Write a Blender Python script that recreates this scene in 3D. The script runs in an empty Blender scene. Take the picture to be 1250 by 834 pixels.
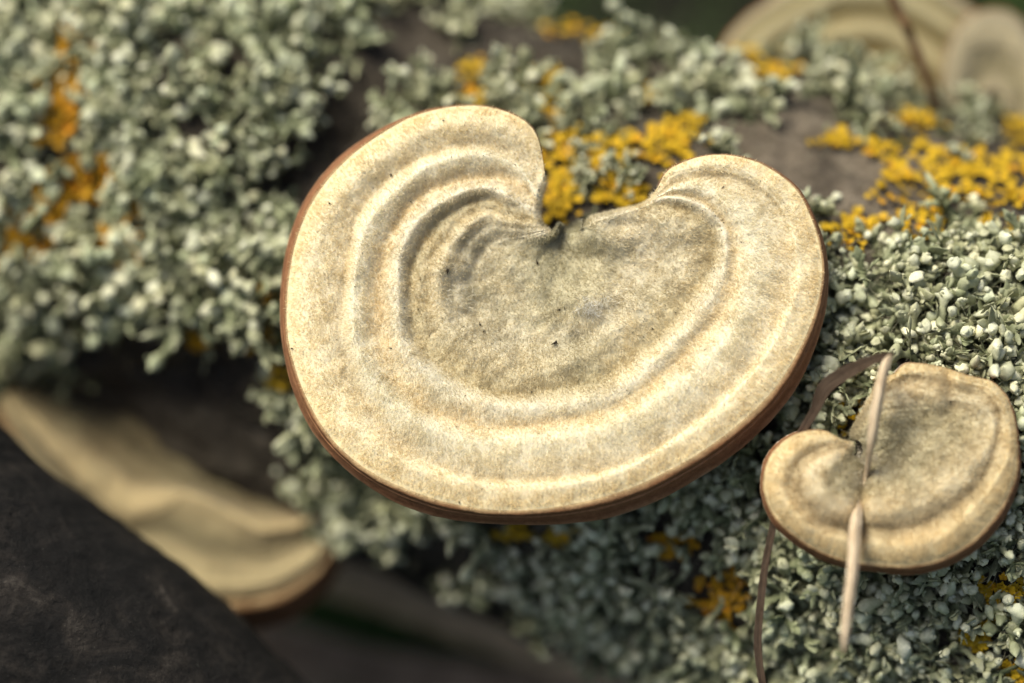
import bpy, math, random
import numpy as np
from mathutils import Vector, Matrix
from mathutils.bvhtree import BVHTree

# ------------------------------------------------------------------ camera, world, sun, exposure
# one Blender unit is one centimetre: a close-up, 13 cm wide
rng = np.random.default_rng(7); random.seed(7)
SC = bpy.context.scene
COL = SC.collection
SC.unit_settings.scale_length = 0.01
W, H, D, WIDTH = 1250.0, 834.0, 30.0, 13.0
PPC = W / WIDTH
PITCH = math.radians(45)
RV = np.array(Matrix.Rotation(PITCH, 3, 'X'))          # view frame (x right, y up, z to camera) -> world
cam_d = bpy.data.cameras.new('camera'); cam = bpy.data.objects.new('camera', cam_d); COL.objects.link(cam)
cam_d.sensor_width = 36; cam_d.lens = 36 * D / WIDTH
cam_d.clip_start = 1; cam_d.clip_end = 5000
cam.matrix_world = Matrix.Translation(Vector(RV @ np.array([0, 0, D]))) @ Matrix.Rotation(PITCH, 4, 'X')
cam_d.dof.use_dof = True; cam_d.dof.focus_distance = D - 0.1
APERTURE = 1.75                                          # cm across
cam_d.dof.aperture_fstop = cam_d.lens * 0.001 / APERTURE
SC.camera = cam
sun_view = np.array([-0.42, 0.70, 0.60]); sun_view /= np.linalg.norm(sun_view)
sw = RV @ sun_view
elev = math.asin(sw[2]); azim = math.atan2(sw[0], sw[1])
wd = bpy.data.worlds.new("World"); SC.world = wd; wd.use_nodes = True
nt = wd.node_tree; nt.nodes.clear()
sk = nt.nodes.new('ShaderNodeTexSky'); sk.sky_type = 'NISHITA'; sk.sun_disc = False
sk.sun_elevation = elev; sk.sun_rotation = azim; sk.dust_density = 4; sk.ozone_density = 0.6
bg = nt.nodes.new('ShaderNodeBackground'); bg.inputs['Strength'].default_value = 0.088
wo = nt.nodes.new('ShaderNodeOutputWorld')
nt.links.new(sk.outputs[0], bg.inputs[0]); nt.links.new(bg.outputs[0], wo.inputs[0])
sl = bpy.data.lights.new('sun', 'SUN'); sl.energy = 3.5; sl.angle = math.radians(26); sl.color = (1, .955, .80)
so = bpy.data.objects.new('sun', sl); COL.objects.link(so)
so.rotation_euler = Vector(sw).to_track_quat('Z', 'Y').to_euler(); so.location = Vector(sw) * 80
SC.view_settings.view_transform = 'Standard'; SC.view_settings.look = 'None'
SC.view_settings.gamma = 1; SC.view_settings.use_curve_mapping = False
SC.view_settings.exposure = 0.42
SC.render.engine = 'CYCLES'; SC.cycles.max_bounces = 6; SC.cycles.use_denoising = True

# ------------------------------------------------------------------ helpers
def V(px, py, z):                                        # photo pixel and depth -> view-frame point
    px = np.asarray(px, float); py = np.asarray(py, float); z = np.asarray(z, float)
    k = (D - z) / D / PPC
    return np.stack([(px - W / 2) * k, -(py - H / 2) * k, z * np.ones_like(px)], -1)
def world(p): return np.asarray(p) @ RV.T
def to_px(pw):                                           # world -> photo pixel
    v = np.asarray(pw) @ RV
    k = D / (D - v[..., 2]) * PPC
    return v[..., 0] * k + W / 2, -v[..., 1] * k + H / 2

def h3(ix, iy, iz, seed):
    n = (ix * 374761393 + iy * 668265263 + iz * 2147483647 + seed * 974711) & 0xffffffff
    n = ((n ^ (n >> 13)) * 1274126177) & 0xffffffff
    n = ((n ^ (n >> 16)) * 2246822519) & 0xffffffff
    return ((n ^ (n >> 15)) & 0xffff) / 65535.0
def noise(p, freq=1.0, seed=0):
    q = np.asarray(p) * freq + 1000.0
    i = np.floor(q).astype(np.int64); f = q - i; f = f * f * (3 - 2 * f)
    r = 0
    for a in (0, 1):
        for b in (0, 1):
            for c in (0, 1):
                w = (f[..., 0] if a else 1 - f[..., 0]) * (f[..., 1] if b else 1 - f[..., 1]) * (f[..., 2] if c else 1 - f[..., 2])
                r = r + w * h3(i[..., 0] + a, i[..., 1] + b, i[..., 2] + c, seed)
    return r * 2 - 1
def fbm(p, freq=1.0, oct=4, seed=0, gain=.5):
    s = 0; a = 1; t = 0
    for k in range(oct):
        s = s + a * noise(p, freq, seed + k * 17); t += a; a *= gain; freq *= 2.03
    return s / t

def mesh(name, verts, faces, mat=None, smooth=True, attrs=None):
    verts = np.ascontiguousarray(verts, dtype=np.float32).reshape(-1, 3)
    faces = np.ascontiguousarray(faces, dtype=np.int32)
    k = faces.shape[1]; n = faces.shape[0]
    me = bpy.data.meshes.new(name)
    me.vertices.add(len(verts)); me.vertices.foreach_set('co', verts.ravel())
    me.loops.add(n * k); me.loops.foreach_set('vertex_index', faces.ravel())
    me.polygons.add(n); me.polygons.foreach_set('loop_start', np.arange(0, n * k, k, dtype=np.int32))
    me.polygons.foreach_set('use_smooth', np.full(n, smooth))
    me.update(calc_edges=True)
    for an, av in (attrs or {}).items():
        if av.ndim == 2:
            a = me.attributes.new(an, 'FLOAT_COLOR', 'POINT')
            c = np.ones((len(verts), 4), np.float32); c[:, :3] = av; a.data.foreach_set('color', c.ravel())
        else:
            a = me.attributes.new(an, 'FLOAT', 'POINT'); a.data.foreach_set('value', av.astype(np.float32))
    if mat: me.materials.append(mat)
    return me
def link(name, me, parent=None, label=None, cat=None, group=None, kind=None):
    o = bpy.data.objects.new(name, me); COL.objects.link(o)
    if parent: o.parent = parent
    if label: o['label'] = label
    if cat: o['category'] = cat
    if group: o['group'] = group
    if kind: o['kind'] = kind
    return o
def grid_faces(nr, nc, closed=False):
    r = np.arange(nr - 1)[:, None]; c = np.arange(nc if closed else nc - 1)[None]
    c2 = (c + 1) % nc
    f = np.stack([r * nc + c, r * nc + c2, (r + 1) * nc + c2, (r + 1) * nc + c], -1)
    return f.reshape(-1, 4)
def grid_normals(P):
    du = np.gradient(P, axis=1); dv = np.gradient(P, axis=0)
    n = np.cross(du, dv); n /= np.linalg.norm(n, axis=-1, keepdims=True) + 1e-9
    return n
def catmull(P, n):                                       # points (k,...) -> n samples
    P = np.asarray(P, float); k = len(P)
    t = np.linspace(0, k - 1, n); i = np.minimum(t.astype(int), k - 2); f = (t - i).reshape((-1,) + (1,) * (P.ndim - 1))
    g = lambda j: P[np.clip(j, 0, k - 1)]
    a, b, c, d = g(i - 1), g(i), g(i + 1), g(i + 2)
    return .5 * (2 * b + (c - a) * f + (2 * a - 5 * b + 4 * c - d) * f**2 + (3 * b - a - 3 * c + d) * f**3)
def pchip(x, Y, xs):                                     # monotone cubic along axis 0
    Y = np.asarray(Y, float); x = np.asarray(x, float); h = np.diff(x).reshape((-1,) + (1,) * (Y.ndim - 1))
    d = np.diff(Y, axis=0) / h
    m = np.zeros_like(Y); m[0] = d[0]; m[-1] = d[-1]
    same = d[:-1] * d[1:] > 0
    w1 = 2 * h[1:] + h[:-1]; w2 = h[1:] + 2 * h[:-1]
    with np.errstate(divide='ignore', invalid='ignore'):
        hm = (w1 + w2) / (w1 / d[:-1] + w2 / d[1:])
    m[1:-1] = np.where(same, hm, 0)
    i = np.clip(np.searchsorted(x, xs, side='right') - 1, 0, len(x) - 2)
    sh = (-1,) + (1,) * (Y.ndim - 1)
    hh = (x[i + 1] - x[i]).reshape(sh); t = ((xs - x[i]).reshape(sh)) / hh
    return (Y[i] * (2 * t**3 - 3 * t**2 + 1) + m[i] * hh * (t**3 - 2 * t**2 + t) + Y[i + 1] * (-2 * t**3 + 3 * t**2) + m[i + 1] * hh * (t**3 - t**2))

# ------------------------------------------------------------------ materials
def new_mat(name, rough=.8):
    m = bpy.data.materials.new(name); m.use_nodes = True
    b = m.node_tree.nodes['Principled BSDF']; b.inputs['Roughness'].default_value = rough
    b.inputs['Specular IOR Level'].default_value = .25
    return m, m.node_tree, b
def N(nt, t, **k):
    n = nt.nodes.new(t)
    for a, v in k.items():
        if a in n.inputs.keys(): n.inputs[a].default_value = v
        else: setattr(n, a, v)
    return n
def tex(nt, scale, detail=6, rough=.6, dist=0, vec=None):
    n = N(nt, 'ShaderNodeTexNoise'); n.inputs['Scale'].default_value = scale; n.inputs['Detail'].default_value = detail
    n.inputs['Roughness'].default_value = rough; n.inputs['Distortion'].default_value = dist
    if vec: nt.links.new(vec, n.inputs['Vector'])
    return n.outputs['Fac']
def ramp(nt, fac, stops):
    r = nt.nodes.new('ShaderNodeValToRGB'); e = r.color_ramp.elements
    while len(e) < len(stops): e.new(.5)
    for x, (p, c) in zip(e, stops): x.position = p; x.color = (c[0], c[1], c[2], 1)
    nt.links.new(fac, r.inputs[0]); return r.outputs[0]
def mixc(nt, a, b, f, mode='MIX'):
    m = nt.nodes.new('ShaderNodeMix'); m.data_type = 'RGBA'; m.blend_type = mode
    for s, v in ((0, f), (6, a), (7, b)):
        if hasattr(v, 'links') or hasattr(v, 'is_linked'): nt.links.new(v, m.inputs[s])
        elif isinstance(v, (int, float)): m.inputs[s].default_value = v
        else: m.inputs[s].default_value = (*v, 1)
    return m.outputs[2]
def bump(nt, b, h, strength, dist):
    n = nt.nodes.new('ShaderNodeBump'); n.inputs['Strength'].default_value = strength; n.inputs['Distance'].default_value = dist
    nt.links.new(h, n.inputs['Height']); nt.links.new(n.outputs[0], b.inputs['Normal'])
def objcoord(nt): return nt.nodes.new('ShaderNodeTexCoord').outputs['Object']

def cap_material():
    m, nt, b = new_mat('velvet_cap', .95)
    at = N(nt, 'ShaderNodeAttribute', attribute_name='tint').outputs['Color']
    v = objcoord(nt)
    fine = ramp(nt, tex(nt, 34, 5, .7, 0, v), [(.3, (.90, .88, .84)), (.55, (1, 1, 1)), (.8, (1.05, 1.05, 1.04))])
    c = mixc(nt, at, fine, .6, 'MULTIPLY')
    grime = ramp(nt, tex(nt, 5, 8, .75, .3, v), [(.56, (0, 0, 0)), (.72, (1, 1, 1))])
    c = mixc(nt, c, (.40, .34, .22), mixc(nt, (0, 0, 0), grime, .14))
    speck = ramp(nt, tex(nt, 24, 3, .55, .6, v), [(.72, (0, 0, 0)), (.76, (1, 1, 1))])
    c = mixc(nt, c, (.16, .12, .06), mixc(nt, (0, 0, 0), speck, .5))
    nt.links.new(c, b.inputs['Base Color'])
    b.inputs['Sheen Weight'].default_value = .15; b.inputs['Sheen Roughness'].default_value = .5
    b.inputs['Subsurface Weight'].default_value = .12; b.inputs['Subsurface Radius'].default_value = (.1, .07, .04); b.inputs['Subsurface Scale'].default_value = 1
    bump(nt, b, tex(nt, 60, 4, .7, 0, v), .55, .03)
    return m
def hair_material():
    m, nt, b = new_mat('cap_hair', .6)
    at = N(nt, 'ShaderNodeAttribute', attribute_name='tint').outputs['Color']
    nt.links.new(at, b.inputs['Base Color'])
    tr = nt.nodes.new('ShaderNodeBsdfTranslucent'); nt.links.new(at, tr.inputs[0])
    mx = nt.nodes.new('ShaderNodeMixShader'); mx.inputs[0].default_value = .45
    nt.links.new(b.outputs[0], mx.inputs[1]); nt.links.new(tr.outputs[0], mx.inputs[2])
    nt.links.new(mx.outputs[0], nt.nodes['Material Output'].inputs[0])
    return m
def rim_material():
    m, nt, b = new_mat('brown_rim', .75)
    at = N(nt, 'ShaderNodeAttribute', attribute_name='across').outputs['Fac']
    v = objcoord(nt)
    base = ramp(nt, at, [(0, (.52, .39, .21)), (.18, (.26, .125, .055)), (.4, (.34, .165, .078)), (.60, (.21, .092, .042)), (.76, (.33, .17, .085)), (.89, (.45, .33, .22)), (.95, (.62, .56, .48))])
    c = mixc(nt, base, ramp(nt, tex(nt, 14, 6, .7, .5, v), [(.3, (.6, .55, .5)), (.7, (1.2, 1.2, 1.2))]), .8, 'MULTIPLY')
    nt.links.new(c, b.inputs['Base Color']); bump(nt, b, tex(nt, 40, 4, .7, 0, v), .5, .03)
    return m
def pore_material():
    m, nt, b = new_mat('pore_surface', .8)
    v = objcoord(nt)
    vo = N(nt, 'ShaderNodeTexVoronoi'); vo.inputs['Scale'].default_value = 28; nt.links.new(v, vo.inputs['Vector'])
    nt.links.new(ramp(nt, vo.outputs['Distance'], [(.1, (.22, .17, .10)), (.45, (.52, .46, .36))]), b.inputs['Base Color'])
    bump(nt, b, vo.outputs['Distance'], .6, .03); return m
def bark_material(name, stops, scale=1.0, bs=.8):
    m, nt, b = new_mat(name, .85)
    v = objcoord(nt)
    a = tex(nt, 1.3 * scale, 9, .68, .6, v)
    c = ramp(nt, a, stops)
    g = ramp(nt, tex(nt, 16 * scale, 6, .75, 0, v), [(.35, (.5, .48, .46)), (.62, (1.15, 1.12, 1.08))])
    c = mixc(nt, c, g, .8, 'MULTIPLY')
    sp = ramp(nt, tex(nt, 30 * scale, 3, .6, .3, v), [(.68, (0, 0, 0)), (.74, (1, 1, 1))])
    c = mixc(nt, c, (.20, .19, .16), mixc(nt, (0, 0, 0), sp, .45))
    try:
        dk = N(nt, 'ShaderNodeAttribute', attribute_name='tint').outputs['Color']
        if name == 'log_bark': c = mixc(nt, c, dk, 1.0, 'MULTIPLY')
    except Exception: pass
    nt.links.new(c, b.inputs['Base Color'])
    bump(nt, b, tex(nt, 9 * scale, 9, .75, .4, v), bs, .12); return m
def lichen_material():
    m, nt, b = new_mat('grey_lichen', .85)
    t = N(nt, 'ShaderNodeAttribute', attribute_name='tip').outputs['Fac']
    oi = nt.nodes.new('ShaderNodeObjectInfo').outputs['Random']
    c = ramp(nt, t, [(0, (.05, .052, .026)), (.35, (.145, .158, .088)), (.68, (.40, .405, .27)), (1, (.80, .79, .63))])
    c2 = ramp(nt, oi, [(0, (.80, .86, .74)), (.5, (1, 1, .98)), (1, (1.1, 1.05, .94))])
    c = mixc(nt, c, c2, .85, 'MULTIPLY')
    v = objcoord(nt)
    c = mixc(nt, c, ramp(nt, tex(nt, 22, 5, .7, 0, v), [(.3, (.66, .68, .6)), (.6, (1.06, 1.06, 1.04))]), .8, 'MULTIPLY')
    nt.links.new(c, b.inputs['Base Color'])
    b.inputs['Subsurface Weight'].default_value = .08; b.inputs['Subsurface Radius'].default_value = (.05, .06, .03)
    bump(nt, b, tex(nt, 45, 4, .7, 0, v), .45, .02); return m
def yellow_material():
    m, nt, b = new_mat('yellow_lichen', .7)
    t = N(nt, 'ShaderNodeAttribute', attribute_name='tip').outputs['Fac']
    oi = nt.nodes.new('ShaderNodeObjectInfo').outputs['Random']
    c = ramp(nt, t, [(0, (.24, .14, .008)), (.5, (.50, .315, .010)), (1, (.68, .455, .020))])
    c = mixc(nt, c, ramp(nt, oi, [(0, (.60, .60, .6)), (.5, (1, 1, 1)), (.85, (1.02, .95, .9)), (1, (1.08, .76, .7))]), .8, 'MULTIPLY')
    v = objcoord(nt)
    c = mixc(nt, c, ramp(nt, tex(nt, 16, 5, .7, 0, v), [(.3, (.62, .55, .5)), (.6, (1.06, 1.06, 1.04))]), .8, 'MULTIPLY')
    nt.links.new(c, b.inputs['Base Color']); bump(nt, b, tex(nt, 40, 4, .7, 0, v), .4, .02); return m
def plain(name, col, rough=.8, var=.35, scale=12, stretch=None):
    m, nt, b = new_mat(name, rough)
    v = objcoord(nt)
    c = mixc(nt, col, ramp(nt, tex(nt, scale, 6, .7, .4, v), [(.3, (1 - var,) * 3), (.7, (1 + var * .6,) * 3)]), 1.0, 'MULTIPLY')
    nt.links.new(c, b.inputs['Base Color']); bump(nt, b, tex(nt, scale * 2.5, 5, .7, 0, v), .5, .04); return m
CAP, HAIR, RIM, PORE = cap_material(), hair_material(), rim_material(), pore_material()
LICHEN, YELLOW = lichen_material(), yellow_material()
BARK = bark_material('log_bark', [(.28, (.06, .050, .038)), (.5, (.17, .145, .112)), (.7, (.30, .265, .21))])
DARK = bark_material('dark_bark', [(.34, (.004, .004, .004)), (.5, (.014, .0125, .0115)), (.60, (.032, .027, .023)), (.70, (.085, .074, .064))], 1.1, 1.0)

# ------------------------------------------------------------------ ground
def ground():
    n = 160; ax = np.sign(np.linspace(-1, 1, n)) * np.abs(np.linspace(-1, 1, n)) ** 3 * 1500
    X, Y = np.meshgrid(ax, ax)
    P = np.stack([X, Y + 10, np.full_like(X, -12.0)], -1)
    near = np.exp(-(X**2 + Y**2) / 120**2)
    P[..., 2] += fbm(P, .05, 4, 3) * 1.6 * near
    m, nt, b = new_mat('forest_floor', .95)
    v = objcoord(nt)
    c = ramp(nt, tex(nt, .07, 5, .6, .5, v), [(.38, (.018, .014, .009)), (.5, (.03, .055, .010)), (.66, (.05, .11, .014))])
    c = mixc(nt, c, ramp(nt, tex(nt, 1.6, 8, .75, 0, v), [(.3, (.4, .4, .4)), (.7, (1.3, 1.3, 1.3))]), 1.0, 'MULTIPLY')
    nt.links.new(c, b.inputs['Base Color']); bump(nt, b, tex(nt, 1.2, 8, .7, 0, v), 1, .6)
    link('ground', mesh('ground', P.reshape(-1, 3), grid_faces(n, n), m), label='dark green and brown forest floor far below the log', cat='ground', kind='structure')
    # grass and leaf-litter blades
    k = 14000
    base = np.stack([rng.uniform(-45, 55, k), rng.uniform(-20, 75, k), np.full(k, -12.6)], -1)
    base[:, 2] += fbm(base * [1, 1, 0], .05, 4, 3) * 1.4
    L = rng.uniform(1.0, 3.2, k); a = rng.uniform(0, 2 * math.pi, k); lean = rng.uniform(.15, .9, k)
    d = np.stack([np.cos(a), np.sin(a), np.zeros(k)], -1); s = np.stack([-np.sin(a), np.cos(a), np.zeros(k)], -1) * .12
    mid = base + d * (L * lean * .35)[:, None] + np.array([0, 0, 1]) * (L * .6)[:, None]
    tip = base + d * (L * lean)[:, None] + np.array([0, 0, 1]) * (L * .95)[:, None]
    vv = np.stack([base - s, base + s, mid + s * .7, mid - s * .7, tip], 1).reshape(-1, 3)
    i = np.arange(k)[:, None] * 5
    f = np.concatenate([i + [0, 1, 2], i + [0, 2, 3], i + [3, 2, 4]])
    gm = plain('grass', (.05, .11, .018), .6, .5, .6)
    link('grass', mesh('grass', vv, f, gm), label='dark green grass growing on the ground behind the log', cat='grass', kind='stuff')
ground()

# ------------------------------------------------------------------ the big log
def axis_at(s):                                          # s in photo pixels along the log
    t = (s - 158) / (1213 - 158)
    c = 141 + 4 * t; z = -7.1 + 1.75 * t
    Rr = 3.95 + 1.12 * t
    Rr = np.clip(Rr, 2.6, 7)
    px = .944 * s - .33 * c; py = .33 * s + .944 * c
    return V(px, py, z), Rr
A0, _ = axis_at(np.array(158.)); A1, _ = axis_at(np.array(1213.))
AX = (A1 - A0) / np.linalg.norm(A1 - A0)
E2 = np.cross(AX, [0, 0, 1.]); E2 /= np.linalg.norm(E2)
if E2[1] < 0: E2 = -E2                                  # across the log, upward in the picture
E3 = np.cross(E2, AX)
if E3[2] < 0: E3 = -E3                                  # toward the camera
def log_point(s, phi):                                   # phi 0 faces camera, + toward picture top
    c, r = axis_at(s)
    c = np.asarray(c); r = np.asarray(r)
    d = np.cos(phi)[..., None] * E3 + np.sin(phi)[..., None] * E2
    p = c + d * r[..., None]
    q = np.stack([s * .0104, phi * 4.6, np.zeros_like(s)], -1)
    disp = fbm(q * [.55, 1.0, 1], .55, 4, 5) * .45 + np.abs(fbm(q * [.5, 1.6, 1], 1.3, 4, 9)) * -.16
    px, py = to_px(world(p))
    # the deep dark furrow left of and above the bracket
    dl = np.abs((px - 385) * .70 + (py - 175) * .71) ; al = (px - 385) * .71 - (py - 175) * .70
    disp = disp - .75 * np.exp(-(dl / 42)**2 - (al / 120)**2) * (np.cos(phi) > .2)
    dl = np.abs((px - 250) * .30 + (py - 470) * .95); al = (px - 250) * .95 - (py - 470) * .3
    disp = disp - .5 * np.exp(-(dl / 45)**2 - (al / 110)**2) * (np.cos(phi) > .2)
    return p + d * disp[..., None], d
def build_log():
    ns, npn = 520, 420
    S, PH = np.meshgrid(np.linspace(-900, 2300, ns), np.linspace(-math.pi, math.pi, npn, endpoint=False), indexing='ij')
    P, d = log_point(S, PH)
    q = np.stack([S * .0104, PH * 4.6, 0 * S], -1)
    P = P + d * (fbm(q, 5.0, 4, 21, .6) * .09 - np.abs(fbm(q * [.6, 1.6, 1], 2.6, 3, 23)) * .10)[..., None]
    Wd = world(P)
    px, py = to_px(Wd)
    # darker bark over most of the log, greyer bark where it is bare on the right
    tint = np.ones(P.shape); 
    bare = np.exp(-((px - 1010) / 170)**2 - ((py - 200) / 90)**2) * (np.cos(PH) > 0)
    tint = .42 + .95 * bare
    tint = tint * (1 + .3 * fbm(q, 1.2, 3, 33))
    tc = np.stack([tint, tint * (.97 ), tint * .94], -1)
    f = grid_faces(ns, npn, True)
    v = Wd.reshape(-1, 3); 
    tri_caps = []
    for r in (0, ns - 1):
        c = v[r * npn:(r + 1) * npn].mean(0); v = np.vstack([v, c]); ci = len(v) - 1
        i = np.arange(npn); j = (i + 1) % npn
        cap = np.stack([r * npn + i, r * npn + j, np.full(npn, ci), np.full(npn, ci)], -1)
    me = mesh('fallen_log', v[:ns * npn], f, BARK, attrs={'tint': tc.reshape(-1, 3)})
    o = link('fallen_log', None, label='thick lichen-covered fallen log running diagonally behind the bracket fungi', cat='log')
    link('bark', me, o)
    for r, nm in ((0, 'end_face'), (ns - 1, 'end_face')):
        ring = Wd[r]; c = ring.mean(0)
        rr = np.stack([c + (ring - c) * k for k in (1, .7, .35, .02)], 0)
        link(nm, mesh(nm, rr.reshape(-1, 3), grid_faces(4, npn, True), plain('sawn_wood', (.25, .18, .11))), o)
    # coarse tree for placement
    st = 4
    Pw = Wd[::st, ::st]; a, b2 = Pw.shape[:2]
    return BVHTree.FromPolygons([tuple(x) for x in Pw.reshape(-1, 3)], grid_faces(a, b2, True).tolist())
LOGBVH = build_log()
CAMW = Vector(RV @ np.array([0, 0, D]))
def hit(px, py):
    p = Vector(RV @ V(px, py, 0.0)); d = (p - CAMW).normalized()
    loc, nor, idx, dist = LOGBVH.ray_cast(CAMW, d)
    if loc is None: return None
    if nor.dot(d) > 0: nor = -nor
    return loc, nor

# ------------------------------------------------------------------ bracket fungi
def rnd_hair(P, Nn, out, tint, lens, width, n, jitter=.5, outw=.6, mask=None):
    r, c = P.shape[:2]
    w = np.linalg.norm(np.cross(np.gradient(P, axis=1), np.gradient(P, axis=0)), axis=-1)
    if mask is not None: w = w * mask
    else: w[-6:] *= .25
    w = w * (.7 + np.clip(.6 + fbm(np.stack([P[..., 0], P[..., 1], 0 * P[..., 0]], -1), 6, 3, 7) * 1.6, 0, 2))
    w = w.ravel() / w.sum()
    idx = rng.choice(r * c, n, p=w)
    p = P.reshape(-1, 3)[idx] ; nn = Nn.reshape(-1, 3)[idx]; oo = out.reshape(-1, 3)[idx]; tt = tint.reshape(-1, 3)[idx]
    du = np.gradient(P, axis=1).reshape(-1, 3)[idx]; dv = np.gradient(P, axis=0).reshape(-1, 3)[idx]
    p = p + du * rng.uniform(-.5, .5, (n, 1)) + dv * rng.uniform(-.5, .5, (n, 1)) - nn * .006
    j = rng.normal(0, jitter, (n, 3))
    d1 = nn + oo * outw * .5 + j * .6; d1 /= np.linalg.norm(d1, axis=1, keepdims=True)
    d2 = nn * .55 + oo * outw + j; d2 /= np.linalg.norm(d2, axis=1, keepdims=True)
    L = lens * rng.uniform(.5, 1.3, (n, 1))
    s = np.cross(d1, rng.normal(0, 1, (n, 3))); s /= np.linalg.norm(s, axis=1, keepdims=True) + 1e-9
    s *= width
    m = p + d1 * L * .55; t = m + d2 * L * .5
    vv = np.stack([p - s, p + s, m + s * .7, m - s * .7, t], 1)
    i = np.arange(n)[:, None] * 5
    f = np.concatenate([i + [0, 1, 2], i + [0, 2, 3], i + [3, 2, 4]])
    tt = tt * rng.uniform(.9, 1.1, (n, 1))
    tt = tt + .03; tt = tt / np.maximum(1, tt.max(-1, keepdims=True) / .9)
    return vv.reshape(-1, 3), f, np.repeat(tt, 5, 0)

def bracket(name, label, rings, hs, tints, vs, zfun, rim, loc_px, nth=420, nv=220, relief=None, rimdrop=.2, hairs=60000,
            hairlen=.05, thick=.5, group=None, extra=None, detail=1.0, rimthick=1.0, wobble=1.0, ends=(-.2, -.05), fine_rings=False, zc=.045):
    """rings: list from the hub to the cap edge of traced curves (photo pixels); hs: relief of each; rim: outermost curve"""
    R = np.array([catmull(r, nth) for r in rings])       # (k, nth, 2)
    st0 = np.linspace(0, 1, nth); ctr = R[0].mean(0)
    w1 = fbm(np.stack([st0 * 14, 0 * st0, 0 * st0], -1), 1, 3, 101 + len(rings)) * 2.2 * wobble
    for k in range(1, len(R)):
        dr = R[k] - ctr; dr /= np.linalg.norm(dr, axis=1, keepdims=True)
        wk = w1 * vs[k] + fbm(np.stack([st0 * 9, 0 * st0 + k * 3.3, 0 * st0], -1), 1, 3, 107) * 5.5 * wobble * (1 if k < len(R) - 1 else 0) * np.clip(vs[k] * 2, 0, 1)
        R[k] = R[k] + dr * (wk * np.clip(np.minimum(st0, 1 - st0) / .06, 0, 1))[:, None]
    rim_w = w1 * np.clip(np.minimum(st0, 1 - st0) / .06, 0, 1)
    vv = np.linspace(0, 1, nv) ** .92
    G = pchip(vs, R, vv)                                 # (nv, nth, 2)
    st = np.linspace(0, 1, nth)
    rel = np.ones(nth) if relief is None else np.interp(st, relief[0], relief[1])
    hh = np.array(hs)[:, None] * np.ones((1, nth))
    hbase = np.linspace(hs[0], hs[-1], 2)
    sm = np.array(hs); low = np.convolve(np.pad(sm, 1, mode='edge'), [.25, .5, .25], 'valid')
    hh = low[:, None] + (sm - low)[:, None] * rel[None]
    we = np.exp(-(st / .09)**2) + np.exp(-((1 - st) / .06)**2)
    hh = hh * (1 - we) + we * np.interp(vs, [0, .5, 1], [ends[0], (ends[0] + ends[1]) * .4, ends[1]])[:, None]
    Hh = pchip(vs, hh, vv)
    # fine extra growth zones between the traced ones
    zone = noise(np.stack([vv[:, None] * 34 + fbm(np.stack([st * 7, 0 * st, 0 * st], -1), 1, 3, 3)[None] * 1.6, st[None] * 3 * np.ones((nv, 1)), np.zeros((nv, nth))], -1), 1, 88)
    Hh = Hh + zone * .008 * detail
    if fine_rings:
        amt = np.exp(-((vv[:, None] - .42) / .2)**2) * np.clip(1 - st[None] / .42, 0, 1)**.5 * np.clip(st[None] / .10 - .3, 0, 1)
        Hh = Hh + amt * .022 * np.sin(vv[:, None] * 2 * math.pi * 13 + fbm(np.stack([st * 6, 0 * st, 0 * st], -1), 1, 2, 19)[None] * 2)
    q = np.concatenate([G * .0104, np.zeros(G.shape[:2] + (1,))], -1)
    Z = zfun(G[..., 0], G[..., 1]) + Hh
    Z = Z + (fbm(q, .9, 3, 4) * .03 + fbm(q, 5, 3, 8) * .010 * detail)
    if extra is not None: Z = Z + extra(G[..., 0], G[..., 1], vv[:, None] * np.ones((1, nth)))
    P = V(G[..., 0], G[..., 1], Z)
    # fibrous radial relief
    rad = np.stack([st[None] * 60 * np.ones((nv, 1)), vv[:, None] * 9 * np.ones((1, nth)), 0 * Z], -1)
    vf = np.clip(vv[:, None] * 1.6 - .5, 0, 1)
    P[..., 2] += fbm(rad, 1.6, 3, 12) * .012 * detail * vf + fbm(q, 9, 3, 14) * .008 * detail + fbm(q, 2.6, 4, 15) * .055 * detail * (1 - vf) + fbm(q, 7, 3, 16) * .03 * detail * (1 - vf)
    # rolled ends beside the notch
    def roll(col, nxt, k):
        dr = P[:, col] - P[:, nxt]; dr[:, 2] = 0; dr /= np.linalg.norm(dr, axis=1, keepdims=True) + 1e-9
        kk = np.ones(41) / 41; dr = np.stack([np.convolve(np.pad(dr[:, c_], 20, mode='edge'), kk, 'valid') for c_ in range(3)], 1)
        dr /= np.linalg.norm(dr, axis=1, keepdims=True) + 1e-9
        return P[:, col] + dr * (k[0] * np.clip(vv * 7 - .45, 0, 1))[:, None] + np.array([0, 0, -k[1]])
    rl = ((.05, .62), (.085, .42), (.095, .26), (.085, .14), (.06, .06), (.03, .018))
    left = [roll(0, 8, k) for k in rl]
    right = [roll(-1, -9, k) for k in rl[::-1]]
    Pf = np.concatenate([np.stack(left, 1), P, np.stack(right, 1)], 1)
    T = pchip(vs, np.array(tints)[:, None, :] * np.ones((1, nth, 1)), vv)
    T = T * (1 + .05 * fbm(q, 2.2, 4, 31)[..., None]) * (1 + .12 * fbm(rad, 1.1, 3, 41)[..., None] * np.clip(vv[:, None, None] * 1.6 - .5, 0, 1)) * (1 + .09 * fbm(q, 9, 3, 42)[..., None])
    green = np.clip(fbm(q, .8, 3, 51) * 1.6, 0, 1)[..., None] * (1 - vv[:, None, None] ** 2)
    T = T * (1 - green * .2) + np.array([.40, .37, .22]) * green * .2
    T = T * (1 + zone[..., None] * zc)
    mott = np.clip(fbm(q, 3.2, 4, 57) * 2.2 - .1, 0, 1)[..., None] * (1 - np.clip(vv[:, None, None] * 1.5 - .45, 0, 1))
    T = T * (1 - mott * .2) + np.array([.24, .22, .12]) * mott * .2
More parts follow.
